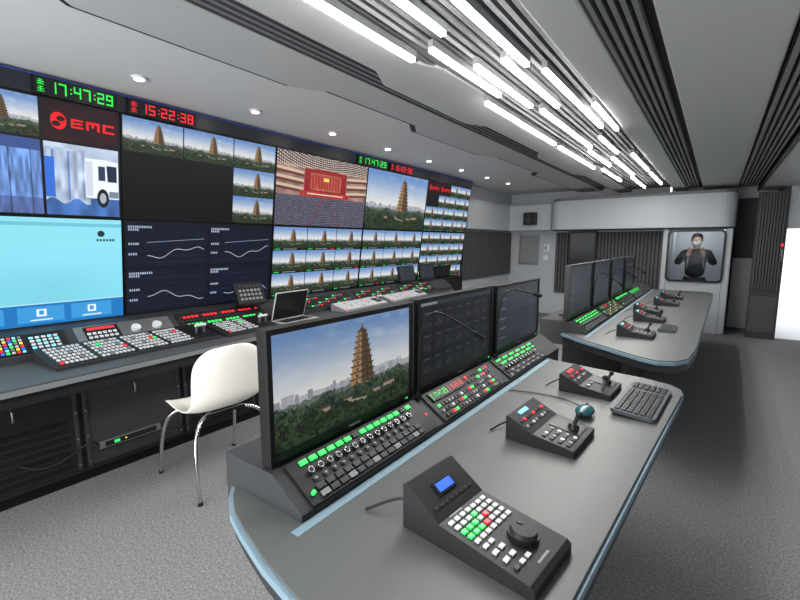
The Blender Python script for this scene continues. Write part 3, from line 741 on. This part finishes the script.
b.build('leg_frame',parent=ch)
# ---------------------------------------------------------------- figure behind the booth glass, added to stand in for a reflection
pe=empty('reflection_figure');pe.location=(-.29,8.95,0);pe.rotation_euler=(0,0,math.radians(2));pe.scale=(1,1,.93)
M_skin=mat('skin',C(190,145,120),.5);M_jacket=mat('jacket_dark',C(34,38,48),.8,noise=.1);M_strap=mat('strap',C(120,124,130),.7);M_hair=mat('hair',C(18,16,16),.6);M_mask=mat('face_mask',C(200,210,220),.8);M_jean=mat('trousers',C(30,32,40),.8)
def skin(name,V,E,R,m,root=0,lv=2):
    me=bpy.data.meshes.new(name);me.from_pydata(V,E,[]);me.materials.append(m)
    o=bpy.data.objects.new(name,me);S.collection.objects.link(o);o.parent=pe
    md=o.modifiers.new('sk','SKIN');md.use_smooth_shade=True
    for i,r in enumerate(R):
        r=r if isinstance(r,tuple) else (r,r)
        me.skin_vertices[0].data[i].radius=r;me.skin_vertices[0].data[i].use_root=(i==root)
    s_=o.modifiers.new('su','SUBSURF');s_.levels=lv;s_.render_levels=lv
    return o
skin('jacket_body',[(0,0,.92),(0,0,1.08),(0,0,1.25),(0,0,1.38),(0,0,1.46),(-.17,0,1.38),(-.27,-.06,1.18),(-.11,-.24,1.34),(.17,0,1.38),(.27,-.06,1.18),(.11,-.24,1.34)],
 [(0,1),(1,2),(2,3),(3,4),(3,5),(5,6),(6,7),(3,8),(8,9),(9,10)],[(.16,.11),(.15,.10),(.17,.11),(.13,.09),(.06,.06),.068,.055,.038,.068,.055,.038],M_jacket)
skin('trousers_legs',[(0,0,.93),(-.09,0,.86),(-.10,-.01,.48),(-.10,.02,.09),(.09,0,.86),(.10,-.01,.48),(.10,.02,.09)],[(0,1),(1,2),(2,3),(0,4),(4,5),(5,6)],[(.13,.1),.09,.065,.05,.09,.065,.05],M_jean)
b=MB()
for sx in(-1,1): b.sphere((sx*.10,-.05,.045),(.045,.13,.045),M_black)
b.build('shoes',parent=pe)
b=MB();b.tube([(0,0,1.42),(0,-.01,1.52)],[.055,.05],M_skin,14)
b.sphere((0,-.01,1.60),(.075,.095,.115),M_skin,20,14);b.sphere((0,.012,1.645),(.085,.10,.10),M_hair,20,12)
b.sphere((0,-.045,1.565),(.064,.070,.058),M_mask,18,10);b.tube([(0,-.10,1.61),(0,-.118,1.585)],[.01,.014],M_skin,8)
for sx in(-1,1):
    b.sphere((sx*.03,-.098,1.615),(.014,.008,.008),M_white2);b.sphere((sx*.03,-.105,1.615),(.006,.004,.006),M_black);b.sphere((sx*.077,.0,1.60),(.012,.02,.03),M_skin)
    b.box(sx*.03-.016,sx*.03+.016,-.106,-.098,1.632,1.638,M_hair)
b.build('head',parent=pe)
dz=.06
b=MB();b.box(-.085,.085,-.335,-.325,1.31+dz,1.40+dz,M_bezel)
for sx in(-1,1):
    b.tube([(sx*.11,-.24,1.28+dz),(sx*.105,-.275,1.305+dz),(sx*.09,-.305,1.33+dz)],[.026,.034,.03],M_skin,12)
    for k in range(4):
        z=1.315+k*.02+dz;b.tube([(sx*.10,-.30,z),(sx*.107,-.33,z+.004),(sx*.09,-.347,z+.005),(sx*.065-.004*k*sx,-.345,z+.004)],[.009,.009,.008,.006],M_skin,8)
    b.tube([(sx*.09,-.29,1.325+dz),(sx*.075,-.305,1.305+dz),(sx*.05,-.318,1.315+dz)],[.011,.010,.008],M_skin,8)
b.build('hands_with_phone',parent=pe)
b=MB()
for sx in(-1,1): b.tube([(sx*.10,.09,1.42),(sx*.10,0,1.47),(sx*.105,-.09,1.40),(sx*.11,-.115,1.25),(sx*.12,-.09,1.1)],.014,M_strap,8)
b.build('backpack_straps',parent=pe)
l=bpy.data.lights.new('booth_fill','AREA');l.size=.5;l.energy=6;o=bpy.data.objects.new('booth_fill',l);o.location=(-.29,9.5,1.9);S.collection.objects.link(o)  # added fill light, brightens the booth interior behind the figure
l=bpy.data.lights.new('booth_fill','AREA');l.size=.3;l.energy=2;o=bpy.data.objects.new('booth_fill',l);o.location=(-.29,8.7,1.68);o.rotation_euler=(math.radians(25),0,0);S.collection.objects.link(o)  # added fill between figure and glass, lifts the face
# ---------------------------------------------------------------- world, daylight
w=bpy.data.worlds.new('world');S.world=w;w.use_nodes=True;bg=w.node_tree.nodes['Background'];bg.inputs[0].default_value=(.95,.97,1,1);bg.inputs[1].default_value=1.6
l=bpy.data.lights.new('doorway_daylight','AREA');l.shape='RECTANGLE';l.size=2.6;l.size_y=2.0;l.energy=155;l.color=(1,.99,.97)
o=bpy.data.objects.new('doorway_daylight',l);o.location=(-1.55,YF-.15,1.1);o.rotation_euler=(math.radians(90),0,0);S.collection.objects.link(o)
# ---------------------------------------------------------------- camera
cam=bpy.data.cameras.new('camera');cam.sensor_width=36;cam.lens=430/800*36;cam.clip_start=.05
o=bpy.data.objects.new('camera',cam);S.collection.objects.link(o);o.location=(0,0,1.45)
p=math.radians(7.55);ps=math.radians(36.25)
o.rotation_euler=Vector((-math.sin(ps)*math.cos(p),math.cos(ps)*math.cos(p),-math.sin(p))).to_track_quat('-Z','Y').to_euler()
S.camera=o
